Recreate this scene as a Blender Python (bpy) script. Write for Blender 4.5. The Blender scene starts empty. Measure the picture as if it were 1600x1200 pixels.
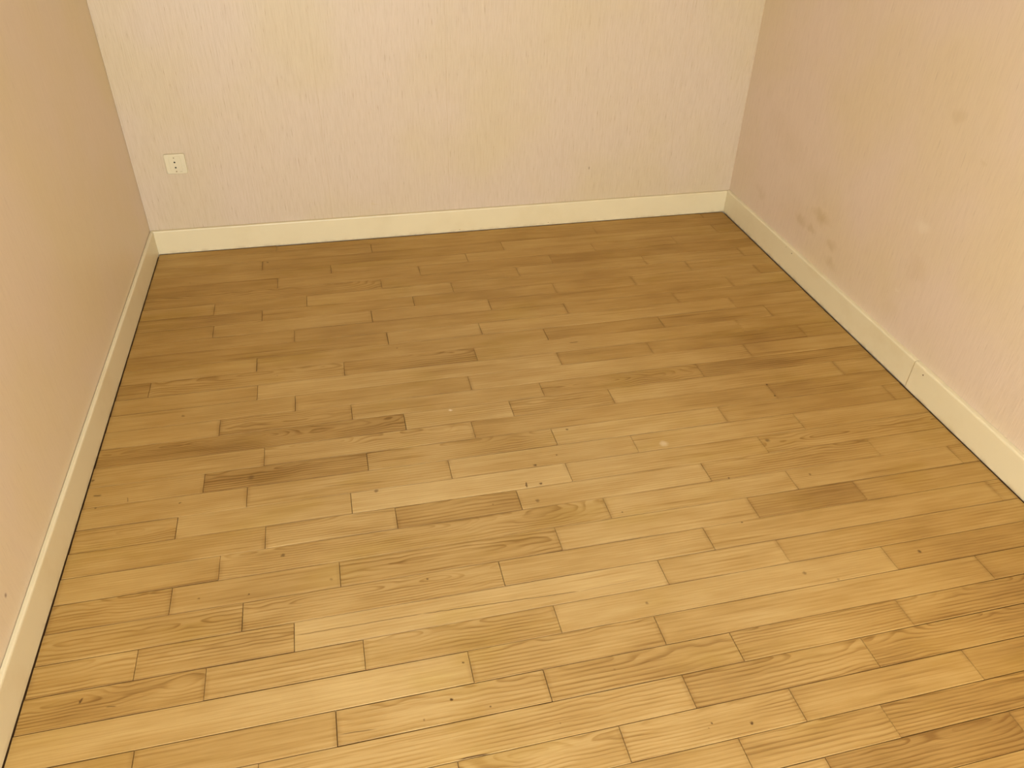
import bpy, bmesh, math, random
from mathutils import Vector, Matrix

# ---------------------------------------------------------------- camera, world, light, exposure
scn = bpy.context.scene
C = scn.collection
H = 1.6                                   # eye height of the photographer

def camera():
    p, y, r = (math.radians(a) for a in (-36.6189, 14.2236, 1.8224))
    F = Vector((math.sin(y)*math.cos(p), math.cos(y)*math.cos(p), math.sin(p)))
    R0 = Vector((math.cos(y), -math.sin(y), 0))
    U0 = R0.cross(F)
    R = math.cos(r)*R0 + math.sin(r)*U0
    U = -math.sin(r)*R0 + math.cos(r)*U0
    cam = bpy.data.cameras.new('camera'); cam.lens = 27.176; cam.sensor_width = 36
    cam.clip_start = 0.01
    o = bpy.data.objects.new('camera', cam); C.objects.link(o)
    o.matrix_world = Matrix(((R.x, U.x, -F.x, 0), (R.y, U.y, -F.y, 0), (R.z, U.z, -F.z, H), (0, 0, 0, 1)))
    scn.camera = o
camera()

world = bpy.data.worlds.new('world'); scn.world = world; world.use_nodes = True
world.node_tree.nodes['Background'].inputs[0].default_value = (0.62, 0.70, 0.80, 1)
world.node_tree.nodes['Background'].inputs[1].default_value = 0.8

WIN_X0, WIN_X1, WIN_Z0, WIN_Z1, FRONT_Y = -0.76, 0.50, 0.90, 2.20, -2.9
ld = bpy.data.lights.new('window_daylight', 'AREA'); ld.shape = 'RECTANGLE'
ld.size = WIN_X1 - WIN_X0 - 0.12; ld.size_y = WIN_Z1 - WIN_Z0 - 0.12
ld.energy = 230; ld.color = (0.90, 1.005, 1.05)
lo = bpy.data.objects.new('window_daylight', ld); C.objects.link(lo)
lo.location = ((WIN_X0+WIN_X1)/2, FRONT_Y + 0.005, (WIN_Z0+WIN_Z1)/2)
lo.rotation_euler = (math.radians(90), 0, 0)          # local -Z looks to +Y, into the room

vs = scn.view_settings
vs.view_transform = 'Standard'; vs.look = 'None'; vs.gamma = 1.0; vs.exposure = 0.0
vs.use_curve_mapping = False

# ---------------------------------------------------------------- measured tables (metres)
BOUNDS= [(3.3334, -0.0002), (3.2498, -0.0002), (3.1654, 0.0002), (3.0803, 0.0005), (3.0014, 0.0007), (2.9149, 0.0007), (2.8333, 0.0007), (2.7477, 0.0006), (2.6675, 0.0004), (2.582, 0.0001), (2.4987, -0.0002), (2.4146, -0.0005), (2.3318, -0.0008), (2.2472, -0.0011), (2.164, -0.0014), (2.0788, -0.0017), (1.9977, -0.002), (1.9134, -0.0021), (1.829, -0.0022), (1.7459, -0.0023), (1.6623, -0.0022), (1.5787, -0.002), (1.4959, -0.0017), (1.4126, -0.0012), (1.3284, -0.0006), (1.244, 0.0002), (1.1613, 0.0012), (1.078, 0.0024), (0.993, 0.0038), (0.9104, 0.0054), (0.8245, 0.0072), (0.741, 0.0093), (0.6601, 0.0117), (0.5766, 0.0117)]
JOINTS= {-1: [-0.273, 1.776], 0: [0.1405, 1.1959], 1: [-0.3301, 0.7256, 1.7739], 2: [-0.0449, 0.5449, 1.1329, 1.5328], 3: [-0.2652, 0.3239, 0.9105], 4: [0.153, 0.7385, 1.3198, 1.789], 5: [-0.5038, -0.1507, 0.4376, 1.4937], 6: [-0.3218, 0.2664, 0.8565, 1.2055, 1.7839], 7: [-0.4964, 0.0924, 0.5622, 1.613], 8: [-0.2012, 0.8564, 1.3279], 9: [0.1369, 0.4909, 1.5445], 10: [-0.3319, 0.7275, 1.1975, 1.6589], 11: [-0.6772, -0.0323, 0.4396, 1.4921], 12: [-0.3251, 0.7324, 1.086, 1.7166], 13: [-0.2017, 0.3865, 1.4422], 14: [-0.4354, -0.0225, 0.623, 1.2112], 15: [0.1422, 0.496, 0.8467, 1.7167], 16: [-0.2955, 0.3512, 1.4074], 17: [-0.4636, 0.0084, 0.597, 1.1799, 1.8106], 18: [-0.3401, 0.2479, 0.8374, 1.415], 19: [-0.522, -0.0503, 0.5959, 1.2399], 20: [-0.2858, 0.0683, 0.4221, 1.0066, 1.5838], 21: [-0.3992, 0.6615, 1.2472, 1.8192], 22: [-0.5095, -0.0958, 0.4928, 1.0769, 1.4258], 23: [-0.3343, 0.3143, 0.9001, 1.8257], 24: [-0.5665, -0.2122, 0.7312, 1.0799], 25: [-0.4086, -0.0531, 0.4186, 1.3536, 1.8144], 26: [0.185, 0.6551, 1.5885], 27: [-0.5392, -0.1253, 0.3472, 0.819, 1.2827], 28: [-0.2864, 0.6585, 1.1283], 29: [0.1168, 0.4731, 0.8855, 1.3492], 30: [0.7181, 1.0687], 31: [0.88, 1.3456]}
FMARKS= [(-0.309, 3.151, 0.0068, 0.7), (-0.615, 3.024, 0.0052, 0.6), (1.263, 1.634, 0.0125, 0.55), (0.127, 0.962, 0.005, 0.95), (0.504, 1.67, 0.0078, 0.85), (0.5, 1.589, 0.0066, 0.8), (0.457, 1.591, 0.0047, 0.8), (0.473, 1.523, 0.0093, 0.5), (0.647, 1.813, 0.0062, 0.8), (1.408, 1.911, 0.0057, 0.95), (1.405, 1.846, 0.0056, 0.95), (0.763, 0.766, 0.0057, 0.9), (0.17, 1.049, 0.0045, 0.8), (0.21, 0.927, 0.0043, 0.75), (1.449, 1.123, 0.008, 0.8), (1.098, 1.122, 0.0086, 0.5), (-0.239, 1.464, 0.0084, 0.6), (-0.323, 1.352, 0.004, 0.8), (-0.443, 1.365, 0.0047, 0.5), (-0.671, 1.131, 0.0056, 0.8), (-0.777, 1.864, 0.0073, 0.7), (-0.749, 1.746, 0.0053, 0.7), (-0.523, 1.719, 0.0045, 0.8), (-0.554, 2.124, 0.0081, 0.5), (-0.332, 1.787, 0.0149, 0.4), (0.581, 1.701, 0.005, 0.7), (1.063, 1.498, 0.0049, 0.8), (1.018, 1.323, 0.0037, 0.7), (0.123, 1.307, 0.0049, 0.7), (0.344, 1.535, 0.0037, 0.5), (0.023, 1.656, 0.0093, 0.6), (1.315, 1.463, 0.0059, 0.6), (0.698, 1.43, 0.0037, 0.7), (0.653, 1.118, 0.0065, 0.5), (0.676, 0.785, 0.0028, 0.8), (0.665, 0.776, 0.0028, 0.6), (0.35, 0.856, 0.0028, 0.5), (-0.119, 1.358, 0.0065, 0.35), (1.175, 1.084, 0.0051, 0.3), (0.062, 0.927, 0.0042, 0.5)]
WMARKS= [(0.296, 1.985, 0.0084, 0.9), (0.929, 1.686, 0.0184, 0.5)]
RW= [(2.538, 0.309, 0.062, 0.036), (2.668, 0.241, 0.056, 0.031), (2.585, 0.231, 0.033, 0.019), (2.429, 0.235, 0.037, 0.023), (2.408, 0.174, 0.037, 0.023), (1.998, 0.518, 0.035, 0.024), (2.013, 0.877, 0.039, 0.027), (2.857, 0.485, 0.133, 0.071), (2.621, 0.424, 0.137, 0.079), (2.998, 0.547, 0.105, 0.053), (2.022, 0.194, 0.058, 0.041), (2.013, 0.276, 0.014, 0.01), (3.021, 0.217, 0.062, 0.031), (1.972, 0.376, 0.066, 0.048), (1.863, 0.797, 0.014, 0.01), (2.719, 0.257, 0.169, 0.097), (3.306, 0.788, 0.022, 0.01)]
CRACKS= [(-0.2103, 1.205, 0.0955, 1.2035, 0.0012, 0.6), (0.0955, 1.2035, 0.4958, 1.1882, 0.0011, 0.75), (0.4958, 1.1882, 0.6627, 1.1927, 0.001, 0.35), (0.1174, 0.8247, 0.1856, 0.8238, 0.0016, 0.95), (0.7972, 2.2961, 0.8352, 2.2976, 0.0022, 0.7), (-0.7652, 1.7977, -0.7411, 1.7954, 0.003, 0.6), (0.4594, 1.6047, 0.4563, 1.5805, 0.002, 0.85), (-0.6687, 1.7726, -0.6656, 1.7513, 0.0015, 0.5), (-0.1247, 0.9333, -0.0422, 0.9285, 0.0012, 0.6), (-0.0554, 1.5741, 0.0728, 1.5676, 0.0012, 0.4), (-0.1261, 1.7059, 0.0489, 1.6918, 0.0015, 0.35), (-0.6712, 1.1246, -0.6675, 1.1394, 0.0022, 0.8), (-0.6143, 1.1045, -0.5919, 1.1027, 0.0014, 0.6)]
# tone of each plank, row by row, left to right: + paler, - browner
TONES = {-1: [-.2, -.2, -.2], 0: [0, -.3, -.3], 1: [-.1, -.2, .2, -.1], 2: [-.1, .1, .2, -.1, 0],
 3: [-.3, .1, -.1, -.3], 4: [0, 0, .2, .1, 0], 5: [.2, .1, .3, 0, 0], 6: [-.1, 0, -.2, -.1, 0, -.3],
 7: [-.1, .3, 0, -.2, 0], 8: [0, 0, 0, -.2], 9: [-.3, .1, .2, 0], 10: [.1, -.05, -.3, -.1, -.1],
 11: [-.3, 0, -.2, .1, 0], 12: [-.1, .3, -.4, -.3, 0], 13: [.1, -.1, .3, .2], 14: [.2, -.1, .1, -.3, -.35],
 15: [-.5, .4, 0, .2, .1], 16: [0, .35, -.2, -.3], 17: [.1, -.75, 0, .25, -.1, -.1], 18: [.2, .1, .2, .2, .1],
 19: [-.1, .2, .8, .2, .1], 20: [0, .3, -.4, .3, 0, 0], 21: [0, .1, .3, .1, -.1], 22: [-.1, 0, 0, .2, -.55, 0],
 23: [.1, .2, .1, .1, -.1], 24: [.1, 0, .6, .2, -.1], 25: [-.3, .1, .1, .3, -.4, -.3], 26: [.4, .1, .0, -.3],
 27: [.1, -.05, .15, -.1, -.2, -.4], 28: [.0, .25, -.2, -.5], 29: [.0, .05, .2, -.2, -.6], 30: [.0, -.2, -.6], 31: [.1, -.8, -.6], 32: [.1, 0, -.1, -.3, -.5, -.5, -.5]}
# planks whose grain shows as nested arches (row, index)
ARCHED = {(4,0), (11,2), (11,1), (14,1), (14,3), (15,0), (15,1), (15,2), (16,1), (17,1), (17,2), (19,0), (19,4), (20,1), (20,2), (20,4),
 (21,1), (22,0), (22,2), (23,0), (23,1), (24,0), (24,1), (25,0), (25,1), (25,2), (26,1), (27,2), (27,3), (27,4), (27,5),
 (28,1), (28,2), (28,3), (29,1), (29,2), (30,1), (30,2), (31,1)}

# ---------------------------------------------------------------- helpers
def link(name, mesh, mat=None, parent=None):
    o = bpy.data.objects.new(name, mesh); C.objects.link(o)
    if mat: mesh.materials.append(mat)
    if parent: o.parent = parent
    return o

def empty(name, loc=(0, 0, 0)):
    o = bpy.data.objects.new(name, None); C.objects.link(o); o.location = loc
    o.empty_display_size = 0.1
    return o

def hexa(bm, pts):
    """box from 8 points: bottom ring 0-3 and top ring 4-7, both anticlockwise seen from above"""
    v = [bm.verts.new(p) for p in pts]
    for f in ((3, 2, 1, 0), (4, 5, 6, 7), (0, 1, 5, 4), (1, 2, 6, 5), (2, 3, 7, 6), (3, 0, 4, 7)):
        bm.faces.new([v[i] for i in f])
    return v

def box(bm, x0, x1, y0, y1, z0, z1):
    return hexa(bm, [(x0, y0, z0), (x1, y0, z0), (x1, y1, z0), (x0, y1, z0),
                     (x0, y0, z1), (x1, y0, z1), (x1, y1, z1), (x0, y1, z1)])

def to_mesh(bm, name):
    bmesh.ops.recalc_face_normals(bm, faces=bm.faces)
    me = bpy.data.meshes.new(name); bm.to_mesh(me); bm.free(); return me

class NT:
    def __init__(s, name):
        s.m = bpy.data.materials.new(name); s.m.use_nodes = True
        s.t = s.m.node_tree; s.n = s.t.nodes; s.bsdf = s.n['Principled BSDF']
    def node(s, typ, **kw):
        n = s.n.new(typ)
        for k, v in kw.items(): setattr(n, k, v)
        return n
    def put(s, sock, v):
        if hasattr(v, 'links') or isinstance(v, bpy.types.NodeSocket): s.t.links.new(v, sock)
        else: sock.default_value = v
    def math(s, op, a, b=None, c=None, clamp=False):
        n = s.node('ShaderNodeMath', operation=op, use_clamp=clamp)
        s.put(n.inputs[0], a)
        if b is not None: s.put(n.inputs[1], b)
        if c is not None: s.put(n.inputs[2], c)
        return n.outputs[0]
    def vmath(s, op, a, b=None):
        n = s.node('ShaderNodeVectorMath', operation=op)
        s.put(n.inputs[0], a)
        if b is not None: s.put(n.inputs[1], b)
        return n.outputs['Value'] if op in ('LENGTH', 'DISTANCE') else n.outputs[0]
    def xyz(s, a, b, c):
        n = s.node('ShaderNodeCombineXYZ')
        for i, v in enumerate((a, b, c)): s.put(n.inputs[i], v)
        return n.outputs[0]
    def sep(s, v):
        n = s.node('ShaderNodeSeparateXYZ'); s.put(n.inputs[0], v); return n.outputs
    def noise(s, vec, scale=1.0, detail=2.0, rough=0.5):
        n = s.node('ShaderNodeTexNoise'); s.put(n.inputs['Vector'], vec)
        n.inputs['Scale'].default_value = scale; n.inputs['Detail'].default_value = detail
        n.inputs['Roughness'].default_value = rough
        return n.outputs['Fac']
    def mix(s, f, a, b, blend='MIX'):
        n = s.node('ShaderNodeMix', data_type='RGBA', blend_type=blend)
        s.put(n.inputs[0], f); s.put(n.inputs[6], a); s.put(n.inputs[7], b)
        return n.outputs[2]
    def ramp(s, f, lo, hi, a=0.0, b=1.0):
        n = s.node('ShaderNodeMapRange'); n.interpolation_type = 'SMOOTHSTEP'
        for i, v in enumerate((f, lo, hi, a, b)): s.put(n.inputs[i], v)
        return n.outputs[0]
    def bump(s, h, strength, dist):
        n = s.node('ShaderNodeBump'); s.put(n.inputs['Height'], h)
        n.inputs['Strength'].default_value = strength; n.inputs['Distance'].default_value = dist
        s.t.links.new(n.outputs[0], s.bsdf.inputs['Normal'])
    def pos(s):
        return s.node('ShaderNodeNewGeometry').outputs['Position']

def rgb(r, g, b): return (r, g, b, 1)

# ---------------------------------------------------------------- materials
def wood():
    N = NT('varnished_plank_wood')
    P = N.pos(); px, py, pz = N.sep(P)
    info = N.node('ShaderNodeObjectInfo')
    c = N.sep(info.outputs['Color'])            # R tone, G seed, B arch strength (per plank)
    tone, seed, arch = c[0], c[1], c[2]
    tc = N.node('ShaderNodeTexCoord').outputs['Object']
    lx, ly, lz = N.sep(tc)                      # metres along and across the plank, from its middle
    sx = N.math('MULTIPLY_ADD', seed, 97.0, lx)
    sy = N.math('MULTIPLY_ADD', seed, 53.0, ly)
    # growth rings of a tapering, slightly wavy log cut by the plank's face
    w1 = N.noise(N.xyz(N.math('MULTIPLY', sx, 3.2), N.math('MULTIPLY', sy, 7.0), 0.0), 1, 2.5, 0.55)
    w2 = N.noise(N.xyz(N.math('MULTIPLY', sx, 9.0), N.math('MULTIPLY', sy, 40.0), 3.0), 1, 2, 0.5)
    s2 = N.math('FRACT', N.math('MULTIPLY', seed, 13.7))
    s3 = N.math('FRACT', N.math('MULTIPLY', seed, 41.3))
    slope = N.math('MULTIPLY_ADD', s2, 0.16, -0.08)
    depth = N.math('ADD', N.math('MULTIPLY', lx, slope), N.math('MULTIPLY_ADD', w1, 0.11, -0.055))
    depth = N.math('ADD', depth, N.math('MULTIPLY_ADD', s3, 0.03, -0.015))
    heart = N.math('MULTIPLY_ADD', arch, -0.19, 0.20)       # arched planks are cut through the heart
    dy = N.math('ADD', N.math('SUBTRACT', ly, heart), N.math('MULTIPLY_ADD', s3, 0.04, -0.02))
    R = N.vmath('LENGTH', N.xyz(dy, depth, 0.0))
    R = N.math('ADD', R, N.math('MULTIPLY_ADD', w2, 0.004, -0.002))
    ringf = N.math('MULTIPLY_ADD', s2, 55.0, 78.0)
    saw = N.math('FRACT', N.math('MULTIPLY', R, ringf))
    ring = N.math('MULTIPLY', N.ramp(saw, 0.35, 0.88), N.ramp(saw, 1.0, 0.88))
    fade = N.ramp(N.noise(N.xyz(N.math('MULTIPLY', sx, 4.0), N.math('MULTIPLY', sy, 22.0), 9.0), 1, 2), 0.32, 0.62, 0.25, 1.0)
    ring = N.math('MULTIPLY', ring, fade)
    ring = N.math('MULTIPLY', ring, N.math('MULTIPLY_ADD', arch, 0.85, 0.30))
    # fine fibre streaks
    fib = N.noise(N.xyz(N.math('MULTIPLY', sx, 9.0), N.math('MULTIPLY', sy, 330.0), 1.0), 1, 3, 0.6)
    fib2 = N.noise(N.xyz(N.math('MULTIPLY', sx, 2.2), N.math('MULTIPLY', sy, 60.0), 5.0), 1, 3, 0.6)
    cloud = N.noise(N.xyz(N.math('MULTIPLY', sx, 4.5), N.math('MULTIPLY', sy, 16.0), 2.0), 1, 2, 0.5)
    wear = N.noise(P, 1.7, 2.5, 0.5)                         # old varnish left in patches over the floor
    val = N.math('ADD', N.math('MULTIPLY', tone, 0.62), 0.19)      # tone 0..1
    val = N.math('ADD', val, N.math('MULTIPLY_ADD', fib, 0.52, -0.26))
    val = N.math('ADD', val, N.math('MULTIPLY_ADD', fib2, 0.42, -0.21))
    val = N.math('ADD', val, N.math('MULTIPLY_ADD', cloud, 0.50, -0.25))
    val = N.math('SUBTRACT', val, N.math('MULTIPLY', ring, 0.33))
    streak = N.noise(N.xyz(N.math('MULTIPLY', sx, 1.6), N.math('MULTIPLY', sy, 75.0), 12.0), 1, 2, 0.5)
    val = N.math('SUBTRACT', val, N.ramp(streak, 0.60, 0.74, 0.0, 0.26))
    val = N.math('ADD', val, 0.055)
    val = N.math('ADD', val, N.math('MULTIPLY_ADD', wear, 0.6, -0.30), None, True)
    cr = N.node('ShaderNodeValToRGB'); N.put(cr.inputs[0], val)
    e = cr.color_ramp.elements
    e[0].position = 0.0; e[0].color = rgb(0.215, 0.112, 0.030)
    e[1].position = 1.0; e[1].color = rgb(0.575, 0.405, 0.183)
    k = e.new(0.45); k.color = rgb(0.395, 0.242, 0.082)
    col = cr.outputs[0]
    # colour is paler around the middle of the room, more amber towards the walls
    radial = N.vmath('LENGTH', N.xyz(N.math('DIVIDE', N.math('SUBTRACT', px, 0.38), 1.25), N.math('DIVIDE', N.math('SUBTRACT', py, 1.35), 1.9), 0.0))
    radial = N.ramp(N.math('ADD', radial, N.math('MULTIPLY_ADD', wear, 0.8, -0.4)), 0.25, 1.05, 0.0, 1.0)
    col = N.mix(radial, N.mix(1.0, col, rgb(1.07, 1.09, 1.12), 'MULTIPLY'), N.mix(1.0, col, rgb(1.02, 0.96, 0.77), 'MULTIPLY'))
    # greenish amber varnish stains
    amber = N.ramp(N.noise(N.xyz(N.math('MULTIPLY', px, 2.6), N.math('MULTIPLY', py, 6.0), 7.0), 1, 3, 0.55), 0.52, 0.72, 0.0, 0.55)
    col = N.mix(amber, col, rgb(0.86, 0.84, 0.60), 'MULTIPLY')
    # dirt worked into the plank's edges: object box from the generated coordinates
    gx, gy, gz = N.sep(N.node('ShaderNodeTexCoord').outputs['Generated'])
    edge = N.ramp(N.math('MINIMUM', gy, N.math('SUBTRACT', 1.0, gy)), 0.0, 0.045, 0.42, 0.0)
    edge = N.math('MULTIPLY', edge, N.ramp(N.noise(N.xyz(N.math('MULTIPLY', px, 3.0), N.math('MULTIPLY', py, 11.0), 1.0), 1, 2), 0.35, 0.65))
    col = N.mix(edge, col, rgb(0.16, 0.075, 0.02))
    wid = N.vmath('MULTIPLY', tc, (1, 1, 0))
    half = N.node('ShaderNodeAttribute', attribute_type='OBJECT', attribute_name='half_length').outputs['Fac']
    endd = N.math('SUBTRACT', half, N.math('ABSOLUTE', lx))
    endm = N.math('MULTIPLY', N.ramp(endd, 0.0, 0.014, 0.34, 0.0), N.ramp(N.noise(P, 11.0, 1), 0.38, 0.62, 0.0, 1.0))
    col = N.mix(endm, col, rgb(0.23, 0.115, 0.03))
    # knots, nicks and rubbed spots, each where it lies on the floor
    q = N.vmath('ADD', P, N.xyz(N.math('MULTIPLY_ADD', N.noise(P, 120.0, 1), 0.008, -0.004), N.math('MULTIPLY_ADD', N.noise(N.vmath('ADD', P, (5, 5, 5)), 120.0, 1), 0.006, -0.003), 0.0))
    dark = None
    for (x, y, r, st) in FMARKS:
        d = N.vmath('DISTANCE', N.vmath('MULTIPLY', q, (1, 1, 0)), (x, y, 0))
        f = N.ramp(d, r*0.2, r*0.95, st, 0.0)
        dark = f if dark is None else N.math('MAXIMUM', dark, f)
    qx, qy = px, py
    wig = N.math('MULTIPLY_ADD', N.noise(P, 30.0, 2), 0.004, -0.002)
    for (x0, y0, x1, y1, w, st) in CRACKS:
        if abs(x1-x0) > abs(y1-y0):
            k = (y1-y0)/(x1-x0); along, c0, c1 = qx, min(x0, x1), max(x0, x1)
            d = N.math('SUBTRACT', qy, N.math('MULTIPLY_ADD', qx, k, y0-k*x0))
        else:
            k = (x1-x0)/(y1-y0); along, c0, c1 = qy, min(y0, y1), max(y0, y1)
            d = N.math('SUBTRACT', qx, N.math('MULTIPLY_ADD', qy, k, x0-k*y0))
        d = N.math('ABSOLUTE', N.math('ADD', d, wig))
        e = min(.02, (c1-c0)*.25)
        f = N.math('MULTIPLY', N.ramp(d, w*.4, w*1.4, st, 0.0), N.math('MULTIPLY', N.ramp(along, c0-e*.3, c0+e), N.ramp(along, c1+e*.3, c1-e)))
        dark = N.math('MAXIMUM', dark, f)
    col = N.mix(dark, col, rgb(0.07, 0.030, 0.010))
    pale = None
    for (x, y, r, st) in WMARKS:
        f = N.ramp(N.vmath('DISTANCE', N.vmath('MULTIPLY', q, (1, 1, 0)), (x, y, 0)), r*0.2, r, st*0.8, 0.0)
        pale = f if pale is None else N.math('MAXIMUM', pale, f)
    col = N.mix(pale, col, rgb(0.80, 0.66, 0.47))
    # scattered pin knots
    vor = N.node('ShaderNodeTexVoronoi'); N.put(vor.inputs['Vector'], N.xyz(N.math('MULTIPLY', px, 0.8), py, 0.0)); vor.inputs['Scale'].default_value = 6.5
    vsel = N.sep(vor.outputs['Color'])[0]
    pin = N.math('MULTIPLY', N.ramp(vor.outputs['Distance'], 0.012, 0.028, 0.6, 0.0), N.math('GREATER_THAN', vsel, 0.62))
    col = N.mix(pin, col, rgb(0.13, 0.06, 0.02))
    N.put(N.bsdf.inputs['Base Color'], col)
    N.put(N.bsdf.inputs['Roughness'], N.math('MULTIPLY_ADD', cloud, 0.2, 0.48))
    N.bsdf.inputs['Specular IOR Level'].default_value = 0.2
    N.bump(N.math('ADD', N.math('MULTIPLY', fib, 0.6), N.math('MULTIPLY', ring, -0.5)), 0.18, 0.0012)
    return N.m

def wallpaper(name, horiz, stains=None, k=(1, 1, 1), seam=None, relief=1.0):
    """ribbed paper: short vertical ribs; horiz = 0 when the wall runs along x, 1 along y"""
    N = NT(name)
    P = N.pos(); c = N.sep(P); u, z = c[horiz], c[2]
    rib = N.noise(N.xyz(N.math('MULTIPLY', u, 260.0), N.math('MULTIPLY', z, 15.0), 0.0), 1, 2, 0.6)
    rib2 = N.noise(N.xyz(N.math('MULTIPLY', u, 95.0), N.math('MULTIPLY', z, 7.0), 4.0), 1, 1, 0.5)
    big = N.noise(P, 2.3, 3, 0.5)
    col = N.mix(N.ramp(big, 0.35, 0.68), rgb(*[a*c for a, c in zip(PINK, k)]), rgb(*[a*c for a, c in zip(TAN, k)]))
    fine = N.math('MULTIPLY_ADD', rib, 0.7, N.math('MULTIPLY', rib2, 0.3))
    col = N.mix(N.ramp(fine, 0.34, 0.60, 0.20*relief, 0.0), col, rgb(0.36, 0.23, 0.12))
    tick = N.math('MULTIPLY', N.ramp(rib, 0.33, 0.25, 0.0, 0.5*relief), 1.0)
    col = N.mix(tick, col, rgb(0.25, 0.14, 0.06))
    if seam is not None:
        sd = N.math('ABSOLUTE', N.math('SUBTRACT', N.math('FRACT', N.math('ADD', N.math('DIVIDE', N.math('SUBTRACT', u, seam), 0.53), 0.5)), 0.5))
        col = N.mix(N.ramp(sd, 0.0, 0.006, 0.22, 0.0), col, rgb(0.42, 0.27, 0.14))
    if stains:
        wu = N.math('MULTIPLY_ADD', N.noise(P, 16.0, 3), 0.10, -0.05)
        wz = N.math('MULTIPLY_ADD', N.noise(N.vmath('ADD', P, (3, 3, 3)), 18.0, 3), 0.07, -0.035)
        uu = N.math('ADD', u, wu); zn = N.math('ADD', z, wz)
        st = None
        for (a, zz, ra, rz, amt, kind) in stains:
            d = N.vmath('LENGTH', N.xyz(N.math('DIVIDE', N.math('SUBTRACT', uu if ra > .01 else u, a), ra), N.math('DIVIDE', N.math('SUBTRACT', zn if ra > .01 else z, zz), rz), 0.0))
            f = N.ramp(d, 0.15, 1.3, abs(amt), 0.0)
            col = N.mix(f, col, rgb(*kind))
    N.put(N.bsdf.inputs['Base Color'], col)
    N.bsdf.inputs['Roughness'].default_value = 0.46
    N.bsdf.inputs['Specular IOR Level'].default_value = 0.5
    N.bump(fine, 0.6*relief, 0.0014)
    return N.m

def paint(name, col, stain, rough=0.45, amount=0.35):
    N = NT(name)
    P = N.pos()
    f = N.ramp(N.noise(P, 5.5, 4, 0.6), 0.45, 0.75, 0.0, amount)
    c = N.mix(f, rgb(*col), rgb(*stain))
    z = N.sep(P)[2]
    grime = N.math('MULTIPLY', N.ramp(z, 0.0, 0.022, 0.35, 0.0), N.ramp(N.noise(P, 30.0, 3), 0.40, 0.65))
    c = N.mix(grime, c, rgb(0.34, 0.22, 0.09))
    N.put(N.bsdf.inputs['Base Color'], c)
    N.bsdf.inputs['Roughness'].default_value = rough
    N.bump(N.noise(P, 60.0, 2), 0.15, 0.001)
    return N.m

def plain(name, col, rough=0.5, scale=40.0, var=0.06, metallic=0.0):
    N = NT(name)
    f = N.noise(N.pos(), scale, 2)
    N.put(N.bsdf.inputs['Base Color'], N.mix(N.math('MULTIPLY', f, var*2), rgb(*col), rgb(*[k*0.6 for k in col])))
    N.bsdf.inputs['Roughness'].default_value = rough
    N.bsdf.inputs['Metallic'].default_value = metallic
    return N.m

PINK = (0.705, 0.560, 0.435)
TAN = (0.690, 0.550, 0.375)
DK = (0.50, 0.355, 0.17); PALE = (0.80, 0.68, 0.52)
RWS = []
for i, (yy, zz, ry, rz) in enumerate(RW):
    amt, kind = {0: (.55, DK), 1: (.4, DK), 2: (.4, DK), 3: (.4, DK), 4: (.35, DK), 5: (.45, PALE), 6: (.28, DK), 7: (.12, DK), 8: (.10, DK),
                 9: (.10, DK), 10: (.12, DK), 11: (.4, PALE), 12: (.22, DK), 13: (.16, DK), 14: (.18, DK), 15: (.10, DK), 16: (.0, DK)}[i]
    RWS.append((yy, zz, ry, rz, amt, kind))
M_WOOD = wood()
M_WALL_B = wallpaper('ribbed_wallpaper_back_dimmed', 0, [(0.170, 0.166, 0.024, 0.004, .30, DK), (1.1766, 0.2677, 0.003, 0.008, .7, (.1, .05, .02)), (0.151, 0.129, 0.003, 0.022, .2, DK)], (.79, .775, .715), seam=-0.544)  # same paper, colour dimmed to offset strong window light on this wall
M_WALL_L = wallpaper('ribbed_wallpaper_left_lifted', 1, [(1.305, 0.183, 0.006, 0.006, .7, (.12, .05, .03))], (1.09, 1.13, 1.10), relief=.3)  # same paper, colour raised to make up for weak light here
M_WALL_R = wallpaper('ribbed_wallpaper_right_lifted', 1, RWS, (1.03, 1.035, 1.03), relief=.5)  # lighter copy of the paper, painted up for weak side light
M_BASE = paint('cream_gloss_paint', (0.76, 0.665, 0.45), (0.64, 0.51, 0.29), 0.42)
M_BASE_B = paint('cream_gloss_paint_back_dimmed', (0.645, 0.535, 0.33), (0.56, 0.44, 0.24), 0.46)  # same paint as the sides, darkened in colour against excess light here
M_PLASTER = plain('ceiling_plaster', (0.80, 0.76, 0.70), 0.8)
M_SUB = plain('dark_subfloor', (0.13, 0.058, 0.016), 0.9)
M_WHITE = plain('window_paint', (0.78, 0.76, 0.70), 0.4)
M_SOCKET = plain('aged_cream_plastic', (0.63, 0.535, 0.35), 0.4)
M_DARK = plain('black_hole', (0.012, 0.008, 0.005), 0.6)
M_BRASS = plain('dull_screw_metal', (0.30, 0.22, 0.12), 0.4, metallic=0.7)
M_RUST = plain('rusty_nail_head', (0.16, 0.075, 0.04), 0.6)

# ---------------------------------------------------------------- room shell
# fronts of the baseboards, measured on the floor (x as a function of y and so on)
LX0, LK = -0.5029*H, 0.0107
RX0, RK = 1.1651*H, 0.0122
BY0, BK = 2.0643*H, -0.0032
TL, TR, TB = 0.0125, 0.0190, 0.0120        # how far each board stands off its wall
YF = FRONT_Y
def lx(y, off=0.0): return LX0 + LK*y + off
def rx(y, off=0.0): return RX0 + RK*y + off
def by(x, off=0.0): return BY0 + BK*x + off
CEIL = 2.5
LEAN = -0.0135                             # the right wall leans in a little as it rises

def structure(o): o['kind'] = 'structure'; return o

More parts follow.
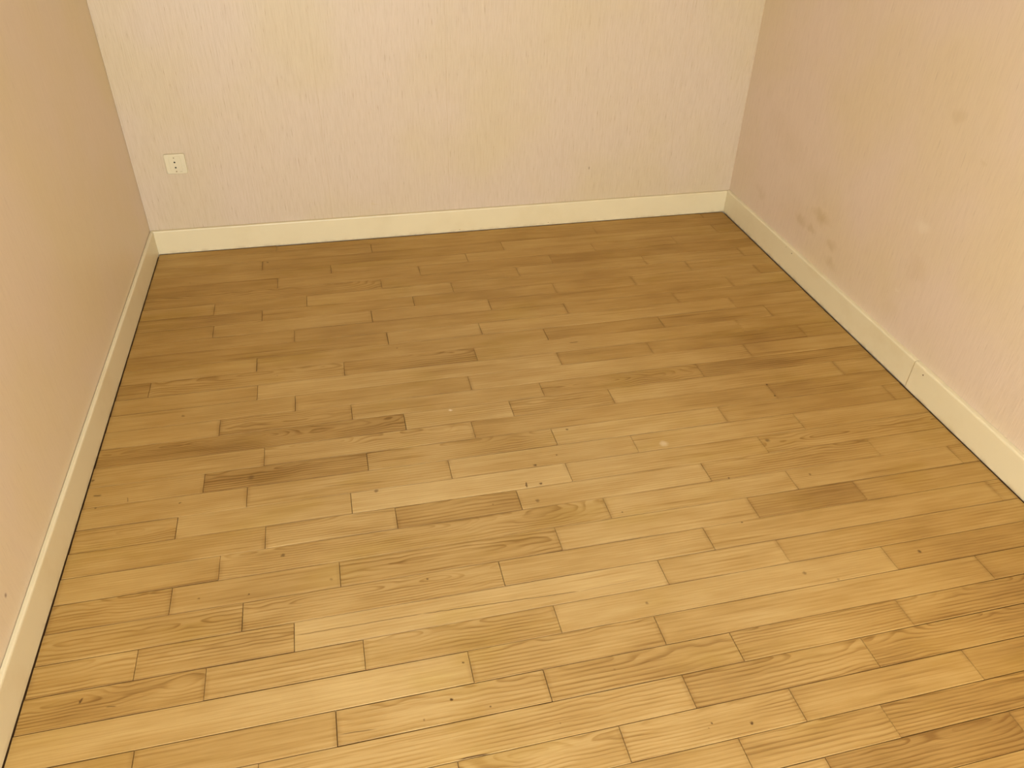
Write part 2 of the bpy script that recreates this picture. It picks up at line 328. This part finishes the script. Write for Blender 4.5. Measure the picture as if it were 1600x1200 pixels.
bm = bmesh.new()
y0, y1 = YF, by(0, TB)
hexa(bm, [(lx(y0, -TL)-.12, y0-.1, -.02), (lx(y0, -TL), y0-.1, -.02), (lx(y1, -TL), y1+.1, -.02), (lx(y1, -TL)-.12, y1+.1, -.02),
          (lx(y0, -TL)-.12, y0-.1, CEIL), (lx(y0, -TL), y0-.1, CEIL), (lx(y1, -TL), y1+.1, CEIL), (lx(y1, -TL)-.12, y1+.1, CEIL)])
structure(link('wall_left', to_mesh(bm, 'wall_left'), M_WALL_L))

bm = bmesh.new()
sh = LEAN*CEIL
y1 = by(1.9, TB)
hexa(bm, [(rx(y0, TR), y0-.1, -.02), (rx(y0, TR)+.16, y0-.1, -.02), (rx(y1, TR)+.16, y1+.1, -.02), (rx(y1, TR), y1+.1, -.02),
          (rx(y0, TR)+sh, y0-.1, CEIL), (rx(y0, TR)+.16, y0-.1, CEIL), (rx(y1, TR)+.16, y1+.1, CEIL), (rx(y1, TR)+sh, y1+.1, CEIL)])
structure(link('wall_right', to_mesh(bm, 'wall_right'), M_WALL_R))

bm = bmesh.new()
xa, xb = lx(3.3, -TL), rx(3.3, TR)
hexa(bm, [(xa, by(xa, TB), -.02), (xb, by(xb, TB), -.02), (xb, by(xb, TB)+.1, -.02), (xa, by(xa, TB)+.1, -.02),
          (xa, by(xa, TB), CEIL), (xb, by(xb, TB), CEIL), (xb, by(xb, TB)+.1, CEIL), (xa, by(xa, TB)+.1, CEIL)])
structure(link('wall_back', to_mesh(bm, 'wall_back'), M_WALL_B))

bm = bmesh.new()
xa, xb = lx(y0, -TL), rx(y0, TR)
box(bm, xa, WIN_X0, YF-.1, YF, -.02, CEIL); box(bm, WIN_X1, xb, YF-.1, YF, -.02, CEIL)
box(bm, WIN_X0, WIN_X1, YF-.1, YF, -.02, WIN_Z0); box(bm, WIN_X0, WIN_X1, YF-.1, YF, WIN_Z1, CEIL)
structure(link('wall_front', to_mesh(bm, 'wall_front'), M_WALL_B))

bm = bmesh.new(); box(bm, -.95, 2.1, YF-.1, 3.42, CEIL, CEIL+.1)
structure(link('ceiling', to_mesh(bm, 'ceiling'), M_PLASTER))

# window behind the photographer: frame, two sashes, panes
bm = bmesh.new()
yw0, yw1 = YF-.085, YF-.03
for a, b, c, d in ((WIN_X0, WIN_X1, WIN_Z0, WIN_Z0+.05), (WIN_X0, WIN_X1, WIN_Z1-.05, WIN_Z1)): box(bm, a, b, yw0, yw1, c, d)
for a, b in ((WIN_X0, WIN_X0+.05), (WIN_X1-.05, WIN_X1), ((WIN_X0+WIN_X1)/2-.04, (WIN_X0+WIN_X1)/2+.04)): box(bm, a, b, yw0, yw1, WIN_Z0+.05, WIN_Z1-.05)
win = structure(link('window_1', to_mesh(bm, 'window_frame'), M_WHITE))
G = NT('window_glass'); G.bsdf.inputs['Transmission Weight'].default_value = 1.0
G.bsdf.inputs['Roughness'].default_value = 0.0
G.put(G.bsdf.inputs['Base Color'], G.mix(G.noise(G.pos(), 3.0), rgb(.97, .99, .98), rgb(.95, .98, .97)))
for a, b in ((WIN_X0+.05, (WIN_X0+WIN_X1)/2-.04), ((WIN_X0+WIN_X1)/2+.04, WIN_X1-.05)):
    bm = bmesh.new(); box(bm, a, b, YF-.06, YF-.055, WIN_Z0+.05, WIN_Z1-.05)
    link('pane', to_mesh(bm, 'pane'), G.m, win)

# ---------------------------------------------------------------- floor of separate planks
bm = bmesh.new(); box(bm, -.95, 2.1, YF-.1, 3.42, -.06, -.016)
floor = structure(link('floor', to_mesh(bm, 'subfloor'), M_SUB))

W = 0.08352
bounds = list(BOUNDS)
while bounds[-1][0] > YF: bounds.append((bounds[-1][0]-W, bounds[-1][1]*.7))
rng = random.Random(7)
def yb(i, x): b, s = bounds[i]; return b + s*(x - 0.56)
def plank(x0, x1, i, tone, arch, kx0=0.0, kx1=0.0):
    """plank of row i (between boundaries i and i+1); the two long faces follow the row's joints"""
    g = rng.choice((.0005, .0006, .0008, .0010, .0014))      # joint half width
    ge = rng.choice((.0004, .0006, .0008))
    z1 = rng.uniform(-.0004, .0003)
    xm, ym = (x0+x1)/2, (yb(i, (x0+x1)/2) + yb(i+1, (x0+x1)/2))/2
    pts = []
    b = .0007
    ymax = by(xm, 0) - .0022; ymin = YF + .002
    def clampy(y): return min(max(y, ymin), ymax)
    for z, q in ((-.016, 0), (z1-b, 0), (z1, b)):
        for X, S in ((x0+ge+q, -1), (x1-ge-q, -1), (x1-ge-q, 1), (x0+ge+q, 1)):
            yy = (yb(i+1, X)+g+q) if S < 0 else (yb(i, X)-g-q)
            yy = clampy(yy)
            Xs = X
            pts.append((Xs-xm, yy-ym, z))
    if max(p[1] for p in pts) - min(p[1] for p in pts) < .004: return
    me = bpy.data.meshes.new('plank')
    F = [(3, 2, 1, 0), (8, 9, 10, 11)]
    for k in (0, 4):
        for j in range(4): F.append((k+j, k+(j+1) % 4, k+4+(j+1) % 4, k+4+j))
    me.from_pydata(pts, [], F); me.update()
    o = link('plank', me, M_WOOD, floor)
    o.location = (xm, ym, 0)
    o.color = (min(max(.5 + .5*tone, 0), 1), rng.random(), arch, 1)
    o['half_length'] = (x1-x0)/2
nplank = 0
for i in range(len(bounds)-1):
    r = i - 1
    ymid = (bounds[i][0]+bounds[i+1][0])/2
    xl, xr = lx(ymid, .0018), rx(ymid, -.0036)
    if r in JOINTS: js = JOINTS[r]
    else:
        js = []; x = xl + rng.uniform(.15, .6)
        while x < xr - .12: js.append(x); x += rng.choice((.354, .585, .585, .94)) if r < 38 else rng.choice((1.3, 1.4))
    xs = [xl] + [j for j in js if xl+.02 < j < xr-.012] + [xr]
    tones = TONES.get(r, [])
    for k in range(len(xs)-1):
        t = tones[k] if k < len(tones) else rng.uniform(-.3, .4)
        ar = rng.uniform(.75, 1.0) if (r, k) in ARCHED or (r > 31 and rng.random() < .4) else rng.uniform(.0, .35)
        plank(xs[k], xs[k+1], i, t + rng.uniform(-.07, .07), ar); nplank += 1
print('planks', nplank)

# ---------------------------------------------------------------- baseboards
BH = 0.110
def board(name, A, B, nrm, t, parent, h=BH, mA=0.0, mB=0.0, lift=0.0032, mat=None):
    """moulded board from A to B (front foot line), nrm points to the wall, rounded top front edge;
    mA, mB shift the back at each end to make the mitre"""
    A, B, n = Vector(A), Vector(B), Vector(nrm)
    d = (B-A).normalized()
    prof = [(0, lift), (0, h-.006), (.0012, h-.0022), (.0045, h-.0003), (.008, h), (t-.0012, h), (t-.0012, lift)]
    bm = bmesh.new(); rings = []
    for P0, m in ((A, mA), (B, mB)):
        rings.append([bm.verts.new((P0.x + n.x*u + d.x*m*u/t, P0.y + n.y*u + d.y*m*u/t, z)) for u, z in prof])
    k = len(prof)
    for j in range(k): bm.faces.new((rings[0][j], rings[0][(j+1) % k], rings[1][(j+1) % k], rings[1][j]))
    bm.faces.new(rings[0]); bm.faces.new(rings[1][::-1])
    return link(name, to_mesh(bm, name), mat or M_BASE, parent)
def nail(x, y, z, nrm, parent, r=.0028):
    bm = bmesh.new(); bmesh.ops.create_cone(bm, cap_ends=True, segments=10, radius1=r, radius2=r*.7, depth=.0014)
    n = Vector(nrm); o = link('nail_head', to_mesh(bm, 'nail_head'), M_RUST, parent)
    o.rotation_euler = (-n).to_track_quat('Z', 'Y').to_euler(); o.location = (x, y, z)

eps = .0004
cLy = by(lx(3.3)); cL = (lx(cLy), cLy); cRy = by(rx(3.3)); cR = (rx(cRy), cRy)
bl = board('baseboard_left', (lx(YF+.001), YF+.001), (cL[0], cL[1]-eps), (-1, 0), TL, None, h=.1085, mB=TB)
structure(bl)
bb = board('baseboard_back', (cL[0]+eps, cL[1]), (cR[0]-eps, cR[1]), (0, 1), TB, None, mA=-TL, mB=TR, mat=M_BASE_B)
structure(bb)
br = structure(empty('baseboard_right', (0, 0, 0)))
JY = 1.8002
b1 = board('board', (cR[0], cR[1]-eps), (rx(JY+.0014), JY+.0014), (1, 0), TR, br, h=.112, mA=-TB)
b2 = board('board', (rx(JY-.0014)-.0018, JY-.0014), (rx(YF+.001)-.0018, YF+.001), (1, 0), TR, br, h=.1125)
nail(rx(2.649)-.0002, 2.649, .0942, (1, 0, 0), b1); nail(rx(2.70)-.0002, 2.70, .100, (1, 0, 0), b1, .0015)
nail(rx(1.746)-.0020, 1.746, .0912, (1, 0, 0), b2, .003)
nail(.560, by(.560)-.0002, .012, (0, 1, 0), bb, .002); nail(.99, by(.99)-.0002, .014, (0, 1, 0), bb, .002)

# ---------------------------------------------------------------- wall socket
SX, SZ = -0.3835*H, 0.2478*H
SY = by(SX, TB)
sock = empty('wall_socket', (SX, SY, SZ))
sock['label'] = 'square cream plastic wall socket with two round pin holes on the back wall'
sock['category'] = 'socket'
def rounded_plate(w, h, t, r, bev, y_front):
    """rounded square facing -Y, from the wall (y=0) to y=-t, with a bevelled rim"""
    bm = bmesh.new(); rings = []
    for y, ins in ((y_front+t, 0), (y_front+bev, 0), (y_front+bev*.3, bev*.35), (y_front, bev)):
        ring = []
        for cx, cz, a0 in ((1, 1, 0), (-1, 1, 90), (-1, -1, 180), (1, -1, 270)):
            for s in range(6):
                a = math.radians(a0 + s*18)
                rr = max(r-ins, .0005)
                ring.append(bm.verts.new((cx*(w/2-r) + rr*math.cos(a), y, cz*(h/2-r) + rr*math.sin(a))))
        rings.append(ring)
    n = len(rings[0])
    for a, b in zip(rings[:-1], rings[1:]):
        for j in range(n): bm.faces.new((a[j], a[(j+1) % n], b[(j+1) % n], b[j]))
    bm.faces.new(rings[-1]); bm.faces.new(rings[0][::-1])
    return to_mesh(bm, 'plate')
T0 = .0095
link('cover_plate', rounded_plate(.0825, .0835, T0-.0005, .0085, .0035, -T0), M_SOCKET, sock)
ins = link('socket_insert', rounded_plate(.046, .066, .0022, .006, .0008, -T0-.0018), M_SOCKET, sock)
yf = -T0-.0018
hx = -.0022
def disc(name, x, z, r, d, mat, parent, y=yf):
    bm = bmesh.new(); bmesh.ops.create_cone(bm, cap_ends=True, segments=20, radius1=r, radius2=r, depth=d,
                                            matrix=Matrix.Rotation(math.radians(90), 4, 'X'))
    o = link(name, to_mesh(bm, name), mat, parent); o.location = (x, y, z); return o
def ringo(x, z, r0, r1, d):
    bm = bmesh.new(); n = 20; R = []
    for rr, yy in ((r1, 0), (r1, -d), (r0, -d), (r0, 0)):
        R.append([bm.verts.new((rr*math.cos(2*math.pi*j/n), yy, rr*math.sin(2*math.pi*j/n))) for j in range(n)])
    for a, b in zip(R[:-1], R[1:]):
        for j in range(n): bm.faces.new((a[j], a[(j+1) % n], b[(j+1) % n], b[j]))
    o = link('pin_collar', to_mesh(bm, 'pin_collar'), M_SOCKET, ins); o.location = (x, yf, z)
for z in (.0090, -.0131):
    ringo(hx, z, .0036, .0052, .0009)
    disc('pin_hole', hx, z, .0037, .0003, M_DARK, ins)
for z, r in ((.0273, .0024), (-.0295, .0028)):
    disc('screw', hx, z, r, .0008, M_BRASS, ins)
bm = bmesh.new(); box(bm, .011, .020, yf-.0004, yf, -.0312, -.0302)
link('moulded_mark', to_mesh(bm, 'moulded_mark'), M_BRASS, ins)
